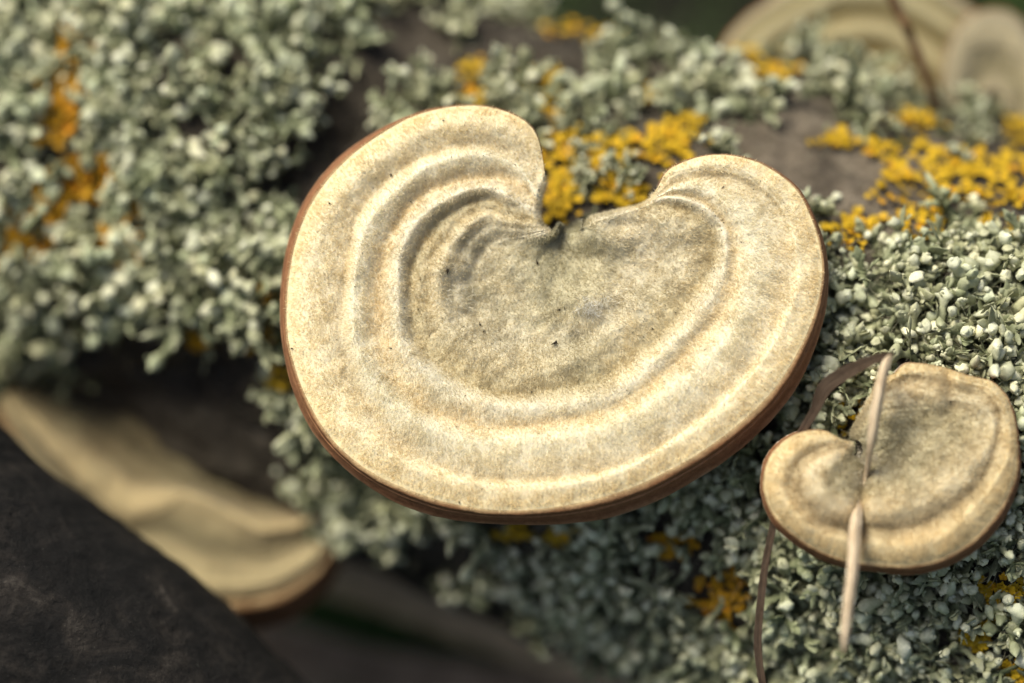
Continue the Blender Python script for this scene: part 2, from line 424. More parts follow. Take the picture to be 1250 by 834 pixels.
    T = T / np.maximum(1, T.max(-1, keepdims=True) / .86)
    Tf = np.concatenate([T[:, :1]] * 6 + [T] + [T[:, -1:]] * 6, 1)
    root_w = world(V(np.array(loc_px[0]), np.array(loc_px[1]), np.array(loc_px[2])))
    root = link(name, None, label=label, cat='fungus', group=group); root.location = Vector(root_w)
    def add(nm, PP, f, mat, at=None, kind=None):
        o = link(nm, mesh(nm, world(PP).reshape(-1, 3) - root_w, f, mat, attrs=at), root, kind=kind); return o
    add('cap', Pf, grid_faces(nv, nth + 12), CAP, {'tint': Tf.reshape(-1, 3)})
    # the brown edge: from the cap edge over a rounded band to the pale margin
    O = catmull(rim, nth); E = P[-1]
    dO = O - ctr; dO /= np.linalg.norm(dO, axis=1, keepdims=True); O = O + dO * rim_w[:, None]
    wob = fbm(np.stack([st * 40, 0 * st, 0 * st], -1), 1, 3, 61)
    Zo = E[:, 2] - rimdrop * rimthick + wob * .012
    Ov = V(O[:, 0], O[:, 1], Zo)
    prof = [(0, 0), (.12, -.01), (.30, .05), (.42, .32), (.50, .36), (.60, .55), (.76, .74), (.90, .90), (1.0, 1.02), (1.0, 1.18), (.95, 1.3)]
    rows = []
    for k, (a, b) in enumerate(prof):
        Q = E * (1 - a) + Ov * a
        Q[:, 2] = E[:, 2] + (Ov[:, 2] - E[:, 2]) * b + fbm(np.stack([st * 90, 0 * st + k * .7, 0 * st], -1), 1, 2, 71) * .008
        jit = fbm(np.stack([st * 150, 0 * st + k * .9, 0 * st], -1), 1, 3, 75) * .008
        dr = Ov - E; dr[:, 2] = 0; dr /= np.linalg.norm(dr, axis=1, keepdims=True) + 1e-6
        Q = Q + dr * jit[:, None] * (k > 0)
        rows.append(Q)
    # finer across
    rr = np.array(rows); rf = catmull(rr, 41)
    ac = np.linspace(0, 1, 41)[:, None] * np.ones((1, nth)) + fbm(np.stack([np.ones((41, 1)) * st * 70, np.linspace(0, 3, 41)[:, None] * np.ones((1, nth)), np.zeros((41, nth))], -1), 1, 3, 81) * .08
    add('rim', rf, grid_faces(41, nth), RIM, {'across': np.clip(ac, 0, 1).ravel()})
    # underside back to the attachment
    hubc = P[0].mean(0); last = rf[-1]
    und = []
    for t in np.linspace(0, 1, 30):
        k = int(round((nv - 1) * (1 - t))); Q = P[k].copy()
        low_z = np.minimum(P[k][:, 2], E[:, 2]) - rimdrop * 1.3 - (thick - rimdrop * .6) * math.sin(t * math.pi / 2)
        Q[:, 2] = low_z
        w_ = min(1, t * 8); Q = last * (1 - w_) + Q * w_
        und.append(Q)
    add('pore_surface', np.array(und), grid_faces(30, nth), PORE)
    # velvet
    Nn = grid_normals(P)
    if Nn[nv // 2, nth // 2, 2] < 0: Nn = -Nn
    out = np.gradient(P, axis=0); out /= np.linalg.norm(out, axis=-1, keepdims=True) + 1e-9
    if hairs:
        Nf = grid_normals(Pf); Nf = Nf if Nf[nv // 2, nth // 2, 2] > 0 else -Nf; of = np.gradient(Pf, axis=0); of /= np.linalg.norm(of, axis=-1, keepdims=True) + 1e-9
        hv, hf, ht = rnd_hair(Pf, Nf, of, Tf * 1.14, hairlen, .0031, hairs)
        add('velvet_hairs', hv, hf, HAIR, {'tint': ht}, 'stuff')
        eh = 5000 if hairs > 30000 else 1500
        sl_ = slice(0, 6)
        Pe = np.concatenate([P[:, :5].transpose(1, 0, 2), P[:, -5:].transpose(1, 0, 2)], 0)
    return root, P, Nn, T, root_w, out

# --- the big bracket: traced growth rings, hub to edge
mr = [
 [(684,272),(685,273),(686,274),(687,275),(687,275),(688,276),(689,276),(690,276),(691,276),(692,276),(694,275),(696,274),(698,273),(700,272),(702,271),(704,270),(706,269),(708,268),(711,267)],
 [(674,288),(675,289),(674,291),(675,291),(676,292),(678,292),(680,292),(681,292),(683,292),(685,292),(687,291),(690,290),(692,289),(695,288),(698,286),(701,285),(704,283),(707,281),(710,279)],
 [(667,287),(656,292),(648,300),(642,312),(640,328),(644,345),(652,358),(664,366),(678,370),(692,370),(706,364),(720,353),(732,342),(741,330),(744,318),(742,304),(736,292),(728,281),(721,273)],
 [(662,283),(636,288),(605,292),(590,305),(582,325),(580,350),(590,385),(612,405),(635,418),(660,420),(700,410),(735,385),(765,355),(785,330),(795,310),(790,296),(775,285),(757,274),(742,266)],
 [(657,277),(624,272),(588,266),(562,285),(545,310),(535,345),(545,395),(575,430),(610,448),(650,455),(715,440),(765,405),(805,365),(835,330),(845,300),(838,285),(820,272),(795,262),(775,257)],
 [(653,268),(624,257),(588,245),(550,262),(522,292),(505,335),(508,405),(540,445),(590,472),(640,480),(725,465),(785,425),(830,375),(860,330),(868,295),(855,270),(833,256),(808,251),(790,251)],
 [(651,258),(629,244),(589,228),(538,246),(505,278),(486,330),(488,415),(515,450),(565,484),(630,500),(735,487),(800,443),(850,390),(882,333),(884,285),(868,258),(842,244),(815,241),(797,246)],
 [(653,247),(635,226),(590,215),(526,235),(487,275),(466,335),(464,420),(495,478),(550,510),(618,520),(735,502),(815,452),(868,395),(894,340),(892,285),(870,252),(845,240),(819,237),(800,243)],
 [(655,237),(630,203),(578,189),(515,208),(465,255),(437,310),(436,420),(475,485),(540,528),(618,542),(745,522),(840,464),(900,395),(918,340),(912,275),(882,240),(852,228),(823,230),(803,240)],
 [(657,229),(637,192),(578,178),(508,195),(452,238),(425,300),(417,420),(455,507),(530,563),(618,582),(746,568),(847,510),(922,430),(957,340),(945,262),(907,224),(862,215),(828,221),(806,235)],
 [(662,220),(644,172),(584,152),(508,166),(430,222),(386,300),(380,420),(430,520),(517,578),(618,599),(742,583),(852,526),(936,444),(980,340),(962,255),(918,213),(868,202),(825,212),(805,231)],
 [(665,210),(648,155),(586,130),(500,145),(413,205),(360,295),(352,420),(405,535),(500,598),(618,624),(746,604),(862,547),(957,458),(1003,340),(980,245),(930,200),(870,189),(820,205),(803,228)],
]
mrim = [(666,211),(649,154),(586,129),(497,142.5),(405,200),(350,295),(344,425),(391,540),(495,618),(618,641),(757,629),(887,561),(977,465),(1012,340),(984,243),(932,198.5),(870,188),(819,204),(802,228)]
vs = [0, .045, .13, .28, .40, .50, .57, .65, .75, .82, .92, 1.0]
hs = [-.95, -.38, -.19, -.27, -.09, -.19, 0, -.11, .08, -.08, .06, -.05]
tn = [(.22,.20,.13), (.44,.40,.26), (.56,.50,.34), (.66,.59,.43), (.66,.58,.40), (.60,.51,.32), (.80,.73,.56), (.74,.63,.42), (.84,.77,.58), (.74,.65,.46), (.87,.77,.54), (.87,.72,.43)]
def zmain(px, py): return .10 + (py - 330) / PPC * .14 + (px - 680) / PPC * .05 - .05 * ((px - 680) / PPC / 3.3)**2
def main_extra(px, py, v):
    e = -.10 * np.exp(-((px - 600) / 60)**2 - ((py - 360) / 50)**2)
    e += .10 * np.exp(-((px - 735) / 40)**2 - ((py - 370) / 30)**2)
    e += .10 * np.exp(-((px - 840) / 45)**2 - ((py - 275) / 28)**2)
    e += .12 * np.exp(-((px - 730) / 60)**2 - ((py - 290) / 14)**2)
    return e
root, MP, MN, MT, mw, mout = bracket('bracket_fungus', 'large heart-shaped cream bracket fungus with velvety growth rings and brown rim', mr, hs, tn, vs, zmain, mrim,
        (685, 290, -.7), nth=620, nv=330, relief=([0, .25, .4, .55, .75, 1], [.68, .72, .52, .5, .36, .6]), rimdrop=.26, hairs=150000, hairlen=.056, thick=.6, extra=main_extra, fine_rings=True)
def strands(name, spots, parent, pw, P, Nn, mat_tint, length, width):
    vv, ff, tt = [], [], []; off = 0
    px = to_px(world(P))
    for (x, y, r, n, t, L) in spots:
        m = np.exp(-(((px[0] - x) / r)**2 + ((px[1] - y) / (r * .7))**2)**2 * 1.0)
        v, f, c = rnd_hair(P, Nn, mout if P is MP else Nn * 0, np.ones(P.shape) * np.array(t), L, width, n, jitter=.9, outw=.2, mask=m + 1e-9)
        vv.append(v); ff.append(f + off); tt.append(c); off += len(v)
    o = link(name, mesh(name, world(np.concatenate(vv)) - pw, np.concatenate(ff), HAIR, attrs={'tint': np.concatenate(tt)}), parent, kind='stuff')
    return o
strands('loose_fibres', [(722,376,14,260,(.82,.80,.74),.13), (740,368,10,90,(.8,.78,.7),.12), (563,362,26,170,(.75,.72,.6),.13), (590,390,45,160,(.72,.68,.56),.12),
        (650,400,80,260,(.7,.66,.52),.09), (655,430,90,200,(.75,.7,.55),.07), (800,330,60,150,(.68,.6,.42),.08)], root, mw, MP, MN, None, .1, .0035)

# dark specks of dust lying on the cap
def specks(P, Nn, pw, parent, n, smin=.006, smax=.018, spots=()):
    r, c = P.shape[:2]
    I = rng.integers(int(r * .2), r - 3, n); J = rng.integers(0, c, n)
    px = to_px(world(P))
    for s in spots:
        d = (px[0] - s[0])**2 + (px[1] - s[1])**2; k = np.unravel_index(np.argmin(d), d.shape)
        I = np.append(I, k[0]); J = np.append(J, k[1])
    n = len(I)
    p = P[I, J]; nn = Nn[I, J]
    s = rng.uniform(smin, smax, n) ** 1.0
    if spots: s[-len(spots):] = [q[2] for q in spots]
    tet = np.array([(1, 0, -.3), (-.5, .87, -.3), (-.5, -.87, -.3), (0, 0, 1), (.2, .1, -.8)])
    vv = []; 
    for k in range(n):
        a = rng.normal(0, 1, (3, 3)); q_, _ = np.linalg.qr(a)
        vv.append(p[k] + nn[k] * s[k] * .7 + (tet * [1.6, .7, .6]) @ q_ * s[k])
    i = np.arange(n)[:, None] * 5
    f = np.concatenate([i + [0, 1, 3], i + [1, 2, 3], i + [2, 0, 3], i + [1, 0, 4], i + [2, 1, 4], i + [0, 2, 4]])
    link('dust_specks', mesh('dust_specks', world(np.concatenate(vv)) - pw, f, plain('dark_dust', (.035, .025, .015))), parent, kind='stuff')
specks(MP, MN, mw, root, 420, .004, .012, [(403, 249, .024), (545, 330, .04), (655, 321, .03), (683, 379, .025), (690, 377, .02), (678, 420, .04), (478, 213, .03), (502, 246, .02),
        (796, 402, .022), (772, 406, .018), (585, 397, .03), (590, 405, .025), (882, 229, .02), (540, 148, .02), (650, 480, .02), (477, 425, .02), (357, 427, .018), (560, 613, .02)])

# --- the smaller bracket on the right
sr = [
 [(1041,552),(1042,554),(1043,556),(1044,557),(1045,558),(1046,559),(1048,560),(1049,560),(1051,559),(1052,557),(1053,555),(1054,552),(1054,550),(1054,548),(1053,545),(1052,542),(1050,540),(1048,538)],
 [(1037,550),(1030,558),(1020,568),(1016,578),(1019,587),(1027,593),(1038,597),(1055,597),(1090,588),(1122,570),(1148,550),(1166,533),(1170,518),(1158,507),(1138,503),(1112,503),(1085,508),(1058,520)],
 [(1034,547),(1022,554),(1000,567),(990,582),(995,600),(1008,612),(1028,621),(1055,624),(1105,620),(1145,603),(1178,577),(1205,545),(1213,518),(1195,495),(1165,488),(1132,480),(1102,478),(1072,492)],
 [(1031,543),(1015,546),(985,558),(972,580),(975,602),(992,625),(1020,640),(1055,648),(1110,646),(1155,627),(1190,596),(1215,556),(1222,515),(1205,487),(1172,477),(1137,466),(1106,463),(1082,474)],
 [(1029,540),(1008,536),(975,546),(954,571),(953,602),(973,633),(1012,656),(1058,668),(1115,668),(1166,645),(1206,607),(1229,562),(1229,510),(1210,479),(1178,467),(1140,455),(1108,452),(1088,463)],
 [(1027,537),(1003,526),(965,533),(938,562),(933,600),(955,640),(1005,674),(1060,689),(1120,689),(1180,664),(1222,620),(1241,570),(1236,505),(1215,470),(1180,458),(1140,446),(1108,443),(1093,455)],
]
srim = [(1027,537),(1003,525),(963,531),(934,560),(929,603),(950,647),(1003,684),(1062,699),(1122,701),(1187,675),(1230,628),(1247,572),(1239,503),(1216,469),(1180,457),(1140,445),(1108,442),(1092,455)]
def zsmall(px, py): return .78 + (py - 560) / PPC * .14 + (px - 1050) / PPC * .03
def small_extra(px, py, v):
    e = -.22 * np.exp(-((px - 1052 + (py - 600) * .12) / 9)**2) * np.clip((py - 555) / 30, 0, 1) * np.clip((705 - py) / 60, 0, 1)
    e += .16 * np.exp(-((px - 1000) / 40)**2 - ((py - 600) / 45)**2)
    up = np.clip((560 - py) / 60, 0, 1) * np.clip((px - 1060) / 30, 0, 1)
    e -= .05 * up
    e += .07 * up * fbm(np.stack([px * .02, py * .02, px * 0], -1), 1.2, 3, 91)
    cr = np.abs((px - 1160) * .9 + (py - 480) * -.15)
    e -= .09 * np.exp(-(cr / 7)**2) * np.clip((510 - py) / 40, 0, 1)
    return e
sroot, SP, SN, ST, sww, so_ = bracket('bracket_fungus', 'small two-lobed tan bracket fungus pierced by a dry grass stem', sr, [-.22, -.02, .07, -.03, .05, -.06],
        [(.46,.41,.27), (.52,.45,.29), (.72,.62,.42), (.54,.44,.27), (.72,.60,.37), (.64,.51,.28)], [0, .34, .58, .74, .88, 1], zsmall, srim, (1045, 548, .3),
        nth=360, nv=170, relief=([0, .2, .55, .72, 1], [.8, 1.0, 1.1, .45, .2]), rimdrop=.2, hairs=45000, hairlen=.055, thick=.35, extra=small_extra)
strands('loose_fibres', [(1060,560,11,420,(.7,.64,.5),.10), (1050,585,14,260,(.66,.6,.46),.08)], sroot, sww, SP, SN, None, .1, .0035)
specks(SP, SN, sww, sroot, 90, .004, .011, [(1160, 490, .02)])

# --- blurred bracket hanging on the underside at the left
lr = [
 [(48,440),(95,436),(150,440),(205,470),(255,520),(300,560),(330,585),(345,595),(352,600),(356,603)],
 [(30,468),(80,470),(135,480),(185,515),(225,560),(270,590),(310,606),(340,612),(358,610),(364,606)],
 [(18,480),(62,500),(110,535),(165,575),(215,590),(262,605),(312,618),(348,624),(370,620),(374,612)],
 [(8,487),(48,530),(95,578),(160,618),(222,606),(268,620),(318,645),(356,640),(380,630),(383,618)],
 [(4,490),(42,540),(88,592),(150,640),(215,648),(272,670),(325,672),(366,658),(392,640),(392,622)],
 [(1,493),(36,548),(82,604),(140,655),(200,692),(262,715),(330,706),(375,682),(402,652),(400,626)],
 [(-1,495),(32,552),(78,612),(132,662),(190,705),(258,733),(338,724),(382,696),(408,660),(405,628)],
]
lrim = [(-8,505),(20,570),(62,632),(116,686),(176,735),(253,770),(350,760),(400,720),(422,670),(412,630)]
def zleft(px, py): return -4.75 + (py - 480) / PPC * .36
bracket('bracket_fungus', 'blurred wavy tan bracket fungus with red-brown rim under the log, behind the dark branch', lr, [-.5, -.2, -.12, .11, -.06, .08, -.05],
        [(.10,.08,.045), (.15,.115,.06), (.17,.13,.07), (.48,.37,.20), (.15,.12,.065), (.42,.34,.19), (.22,.13,.055)], [0, .22, .42, .56, .70, .88, 1], zleft, lrim, (200, 500, -4.0),  # inner rings olive-brown, tinted darker still for the shade of the log above
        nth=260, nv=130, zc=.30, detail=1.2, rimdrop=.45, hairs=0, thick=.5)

# --- two blurred brackets behind the crest at the top right
def fan(cx, cy, rx, ry, scales, a0=-8, a1=188, n=17, wob=.04, ph=0, shift=0):
    rs = []
    for s in scales:
        pts = []
        for a in np.linspace(math.radians(a1), math.radians(a0), n):
            w = 1 + wob * math.sin(3 * a + ph) + wob * .6 * math.sin(5 * a + ph * 2)
            pts.append((cx + shift * (1 - s) + rx * s * w * math.cos(a), cy - ry * s * w * math.sin(a)))
        rs.append(pts)
    return rs
fr = fan(1055, 165, 186, 212, [.04, .25, .40, .52, .62, .74, .84, .93, 1.0])
bracket('bracket_fungus', 'large blurred cream bracket fungus with olive bands rising behind the log crest', fr, [-.5, -.05, .03, -.08, .05, -.06, .06, .05, -.05],
        [(.30,.25,.15), (.38,.32,.20), (.32,.26,.13), (.12,.085,.024), (.38,.32,.17), (.12,.09,.03), (.37,.32,.18), (.19,.155,.07), (.32,.285,.19)], [0, .25, .40, .52, .62, .74, .84, .93, 1],
        lambda px, py: -4.6 - (140 - py) / PPC * .35, fan(1055, 165, 186, 212, [1.015])[0], (1050, 140, -5.2), nth=240, nv=120, zc=.14, rimdrop=.15, hairs=0, thick=.4)
fr2 = fan(1214, 132, 66, 122, [.05, .25, .42, .58, .74, .88, 1.0], wob=.025, ph=1)
bracket('bracket_fungus', 'small blurred whitish lumpy bracket fungus with a hollow centre, right of the log crest', fr2, [-.3, -.1, -.14, -.08, .02, .03, -.08],
        [(.24,.20,.12), (.28,.235,.145), (.19,.16,.09), (.26,.22,.13), (.33,.28,.175), (.30,.255,.16), (.24,.205,.13)], [0, .25, .42, .58, .74, .88, 1],
        lambda px, py: -4.2 - (118 - py) / PPC * .3, fan(1214, 132, 66, 122, [1.02], wob=.025, ph=1)[0], (1215, 118, -4.8), nth=200, nv=100, rimdrop=.18, hairs=0, thick=.4)

# ------------------------------------------------------------------ lichens
def tube(pts, rad, flat=1.0, sides=8, lump=.12, seed=0, side=None):
    """closed rounded tube through pts; rad per point; flat squashes it across 'side'"""
    pts = np.asarray(pts, float); n = len(pts)
    t = np.gradient(pts, axis=0); t /= np.linalg.norm(t, axis=1, keepdims=True) + 1e-9
    ref = np.array([0, 1, .2]) if side is None else np.asarray(side, float)
    a = np.cross(t, ref); a /= np.linalg.norm(a, axis=1, keepdims=True) + 1e-9
    b = np.cross(t, a)
    th = np.linspace(0, 2 * math.pi, sides, endpoint=False)
    fl = flat if np.ndim(flat) else np.full(n, flat)
    V_ = pts[:, None] + (a[:, None] * np.cos(th)[None, :, None] + b[:, None] * (np.sin(th)[None, :, None] * np.asarray(fl)[:, None, None])) * np.asarray(rad)[:, None, None]
    V_ = V_ + (V_ - pts[:, None]) * (noise(V_ + seed * 3.1, 15, seed) * lump * 1.3 + noise(V_ + seed * 1.7, 38, seed) * lump * .95)[..., None]
    v = V_.reshape(-1, 3); f = grid_faces(n, sides, True)
    return v, f
def join(parts):
    vv, ff, tt, off = [], [], [], 0
    for v, f, t in parts:
        vv.append(v); ff.append(f + off); tt.append(t); off += len(v)
    return np.concatenate(vv), np.concatenate(ff), np.concatenate(tt)
def lumpball(c, R, g, seed, sides=10, segs=8):
    ax = g.normal(0, 1, 3); ax /= np.linalg.norm(ax); u = np.linspace(-1, 1, segs)
    pts = c + np.outer(u * R * g.uniform(.9, 1.5), ax); rad = R * np.sqrt(np.clip(1.0 - u**2, .001, 1)) * g.uniform(.7, 1.0)
    v, f = tube(pts, rad, g.uniform(.6, 1.0), sides, .42, seed, side=g.normal(0, 1, 3)); return v, f
def bulb_branch(p0, dirv, length, r, R, g, segs=12, sides=10, seed=0, bulb=True, rich=True):
    """a flattened strap that ends in a swollen, lumpy, whitish hood; without bulb a ragged flat fork"""
    out = []
    u = np.linspace(0, 1, segs); bend = g.normal(0, .5, 3)
    pts = p0 + np.outer(u * length, dirv) + np.outer(u**2 * length * .5, bend)
    tone = g.uniform(.68, 1.0)
    if bulb:
        rad = r * (1.05 + .45 * np.sin(u * 11 + seed)) + (R - r * .8) * np.exp(-((u - .82) / .19)**2); rad[-1] = .002; rad[-2] *= .7
        fl = np.clip(.38 + u * .6, .4, .9)
        v, f = tube(pts, rad, fl, sides, .38, seed, side=g.normal(0, 1, 3))
        out.append((v, f, np.repeat(np.clip(.34 + u * .72, 0, 1) * tone, sides)))
        for q in range(int(g.integers(0, 4)) if rich else 0):
            c = pts[int(segs * .78)] + g.normal(0, 1, 3) * R * .62
            v, f = lumpball(c, R * g.uniform(.35, .75), g, seed + q * 5, 8, 6); out.append((v, f, np.full(len(v), min(1, .88 * tone + .1))))
    else:
        rad = r * (.65 + .5 * np.sin(u * math.pi * .7) + .28 * np.sin(u * 11 + seed)); rad[-1] = .004; rad[-2] *= .7
        sd = g.normal(0, 1, 3)
        v, f = tube(pts, rad, .26, sides, .4, seed, side=sd); out.append((v, f, np.repeat(np.clip(.36 + u * .38, 0, 1) * tone, sides)))
        for q in (-1, 1) if rich else ():
            m = pts[int(segs * .55)]; dv = dirv + np.cross(dirv, sd) * q * .7 / (np.linalg.norm(sd) + 1e-6); dv /= np.linalg.norm(dv)
            pp = m + np.outer(u * length * g.uniform(.35, .6), dv); v, f = tube(pp, rad * .6, .3, sides, .4, seed + q, side=sd)
            out.append((v, f, np.repeat(np.clip(.42 + u * .45, 0, 1) * tone, sides)))
    return out
def lobe_mesh(seed, sides=10, segs=12, small=False):
    g = np.random.default_rng(seed); parts = []
    h = g.uniform(.08, .24); d = np.array([g.normal(0, .5), g.normal(0, .5), 1]); d /= np.linalg.norm(d)
    r0 = g.uniform(.034, .054); n0 = 6
    u = np.linspace(0, 1, n0); bend = g.normal(0, .4, 3) * [1, 1, .2]
    pts = np.outer(u * h, d) + np.outer(u**2 * h * .5, bend) - [0, 0, .03]
    v, f = tube(pts, r0 * (1 + .2 * np.sin(u * 6)), .45, sides, .3, seed, side=g.normal(0, 1, 3)); parts.append((v, f, np.repeat(.12 + .2 * u, sides)))
    top = pts[-1]
    nb = 1 if small else int(g.choice([2, 3, 4, 5])); a0 = g.uniform(0, 6.28)
    big = 1.0 if g.random() < .8 else 1.25
    for k in range(nb):
        a = a0 + k * 6.28 / max(nb, 1) + g.normal(0, .4)
        dv = d * g.uniform(.3, 1.0) + np.array([math.cos(a), math.sin(a), .15]) * g.uniform(.5, 1.1); dv /= np.linalg.norm(dv)
        parts += bulb_branch(top - dv * .02, dv, g.uniform(.10, .27), r0 * .8, g.uniform(.024, .056) * big, g, segs, sides, seed * 7 + k, bulb=g.random() < .64, rich=not small)
    for k in range(0 if small else int(g.integers(1, 3))):
        a = g.uniform(0, 6.28); dv = np.array([math.cos(a), math.sin(a), g.uniform(.0, .6)])
        parts += bulb_branch(np.array([0, 0, .02]), dv, g.uniform(.14, .26), .040, .05, g, segs, sides, seed * 11 + k, bulb=False)
    return join(parts)
LOBES = []
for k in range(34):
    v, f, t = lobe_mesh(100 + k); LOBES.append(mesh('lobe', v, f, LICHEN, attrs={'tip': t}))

# yellow patches: (x, y, rx, ry, lobes, place phrase)
YP = [(1132,222,62,36,48,'biggest yellow lichen rosette, ragged along its edge, on bare grey bark'),
 (1222,232,36,46,34,'deep yellow lichen patch at the right edge, beside the biggest rosette'),
 (1040,287,24,20,16,'small bright yellow lichen patch right of the big bracket, above the grey tufts'),
 (1122,280,34,18,18,'narrow yellow lichen strip just below the biggest rosette'),
 (1018,176,22,8,9,'tiny flat yellow lichen strip alone on the bare grey bark'),
 (1068,186,14,8,5,'tiny yellow lichen scrap at the upper left tip of the biggest rosette'),
 (1118,154,30,12,12,'blurred yellow lichen strip above the biggest rosette'),
 (940,100,30,14,14,'orange-yellow lichen patch below the left foot of the cream bracket behind the crest'),
 (912,76,12,8,5,'tiny orange-yellow lichen scrap near the crest of the log'),
 (1240,165,16,18,8,'yellow lichen patch at the right edge above the rosettes'),
 (712,42,40,14,16,'blurred yellow lichen band at the top of the log above the bracket'),
 (780,44,12,9,5,'small blurred yellow lichen spot right of the topmost yellow band'),
 (664,106,24,18,13,'round yellow lichen patch above the notch of the big bracket'),
 (676,137,16,12,7,'small yellow lichen patch just below the round one above the notch'),
 (578,92,17,14,8,'small orange lichen patch above the top lobe of the big bracket'),
 (580,122,15,8,5,'yellow lichen scrap touching the top edge of the big bracket'),
 (683,190,22,26,16,'yellow lichen patch lying along the left side of the notch, upper part'),
 (684,243,20,30,18,'yellow-orange lichen patch deep in the notch of the big bracket'),
 (733,194,26,22,16,'yellow lichen patch in the middle above the notch, among white tufts'),
 (760,236,26,16,14,'yellow lichen patch resting on the right notch edge'),
 (808,184,40,24,24,'broad yellow lichen patch above the right lobe of the big bracket'),
 (838,158,18,10,7,'small yellow lichen strip at the upper end of the broad patch'),
 (96,66,16,38,18,'blurred yellow lichen streak high on the left part of the log'),
 (74,152,20,22,14,'blurred yellow lichen spot at far left, below the high streak'),
 (100,222,40,26,24,'big blurred orange lichen patch in the left part of the log'),
 (58,272,34,26,18,'blurred orange lichen patch at far left, lowest of the left group'),
 (150,300,24,24,16,'blurred orange lichen spot right of the lowest left patch'),
 (178,255,12,8,5,'small blurred olive-yellow lichen spot in the left part of the log'),
 (8,300,14,18,6,'blurred orange lichen patch cut by the left edge of the picture'),
 (88,112,24,20,16,'blurred yellow lichen patch just under the high streak on the left'),
 (318,388,24,26,16,'orange lichen patch close to the left rim of the big bracket'),
 (248,402,14,8,5,'dark yellow lichen scrap left of the patch by the bracket rim'),
 (344,458,12,12,6,'dim yellow lichen spot under the left rim of the big bracket'),
 (688,652,14,8,6,'dim yellow lichen spot just under the lowest rim of the big bracket'),
 (634,646,16,8,6,'dark yellow lichen scrap half hidden below the lowest rim'),
 (826,662,24,14,12,'shaded orange-brown lichen patch below the right rim of the big bracket'),
 (884,722,30,28,20,'shaded orange lichen patch between the big bracket and the brown blade'),
 (1046,504,22,20,5,'shaded yellow lichen patch under the bend of the dry grass'),
 (1222,722,26,18,13,'shaded olive-yellow lichen patch below the small bracket at the right edge'),
 (1192,774,18,16,10,'shaded olive-yellow lichen patch low at the right'),
 (1242,818,16,14,8,'yellow lichen patch in the bottom right corner'),
 (790,118,14,7,5,'tiny yellow lichen spot in the white tufts right of the top band')]
BARE = [(480,645,70,45,.3,.9), (640,770,120,36,.3,.9), (400,600,40,40,0,.7), (345,628,45,28,.4,1), (150,515,200,48,.12,1), (130,590,250,95,.42,1), (300,600,60,60,0,.95), (470,670,80,60,.4,.95), (520,790,230,60,.2,1), (400,185,95,50,-.75,1), (1010,205,140,48,.15,1), (935,165,60,28,.3,.8), (1060,245,60,14,.3,.7), (235,440,100,40,.35,.95), (235,500,170,50,.6,1), (60,70,40,60,0,.6),
        (140,50,40,40,0,.5), (480,60,40,90,.75,1), (560,80,60,18,-.2,.6), (500,730,130,60,.35,.85), (800,700,50,60,.5,.55), (1165,285,60,12,.3,.7), (500,690,90,50,0,.9), (740,640,50,40,0,.6), (640,160,26,20,0,.5),
        (330,110,40,24,-.7,.3), (205,150,24,30,0,.6)]
def bareness(px, py, pad=0):
    b = np.zeros_like(np.asarray(px, float))
    for x, y, rx, ry, a, k in BARE:
        dx, dy = px - x, py - y; u = dx * math.cos(a) + dy * math.sin(a); w = -dx * math.sin(a) + dy * math.cos(a)
        b = np.maximum(b, k * np.clip((1.6 - np.sqrt((u / (rx + pad * 1.3))**2 + (w / (ry + pad * 1.3))**2) * 1.1) * 1.5, 0, 1))
    for x, y, rx, ry, *_ in YP:
        b = np.maximum(b, (.93 if x < 340 else 1.0) * np.clip((2.0 - np.sqrt(((px - x) / (rx + pad))**2 + ((py - y) / (ry + pad))**2) * 1.35) * 1.6, 0, 1))
    cl = fbm(np.stack([px * .014, py * .014, 0 * b], -1), 1, 3, 141)
    return np.maximum(b, np.clip((cl - .02) * 6, 0, .96) * np.where(px > 1000, .6, 1.0))
_gy, _gx = np.mgrid[-40:880:4, -40:1296:4].astype(float)
_BG = {0: bareness(_gx, _gy, 0), 14: bareness(_gx, _gy, 14)}
def bare_at(x, y, pad=0):
    return _BG[pad][int(min(max((y + 40) // 4, 0), 229)), int(min(max((x + 40) // 4, 0), 333))]
outline = catmull(mrim, 160); souts = catmull(srim, 120)
def inside(poly, x, y):
    x = np.atleast_1d(x); y = np.atleast_1d(y); c = np.zeros(len(x), bool)
    for i in range(len(poly)):
        x0, y0 = poly[i]; x1, y1 = poly[i - 1]
        k = ((y0 > y) != (y1 > y)) & (x < (x1 - x0) * (y - y0) / (y1 - y0 + 1e-12) + x0); c ^= k
    return c
def shrink(poly, k):
    c = poly.mean(0); return c + (poly - c) * k
OUT1 = shrink(outline, .95); OUT2 = shrink(souts, .88)

NICK = ['the biggest yellow rosette', 'the yellow patch at the right edge', 'the yellow patch by the right rim', 'the narrow yellow strip', 'the tiny strip on bare bark',
 None, 'the yellow strip over the rosettes', 'the orange patch at the crest', None, 'the topmost right-edge yellow patch', 'the yellow band at the very top', 'the spot by the top band',
 'the round yellow patch over the notch', None, 'the orange patch over the top lobe', None, None, 'the yellow patch deep in the notch', 'the yellow patch amid the notch', None, 'the broad yellow patch', None,
 'the high yellow streak on the left', 'the far left yellow spot', 'the big orange patch on the left', 'the lowest orange patch at far left', 'the orange spot by the dark furrow', 'the small olive-yellow spot on the left', 'the orange patch cut by the edge', None,
 'the orange patch by the bracket rim', 'the dark yellow scrap on the left', 'the dim spot by the left rim', 'the dim spot under the rim', None, 'the orange-brown patch', 'the orange patch by the brown blade', 'the yellow patch under the grass bend',
 'the olive-yellow patch', 'the olive-yellow patch low on the right', 'the bottom right corner yellow patch', 'the tiny yellow spot']
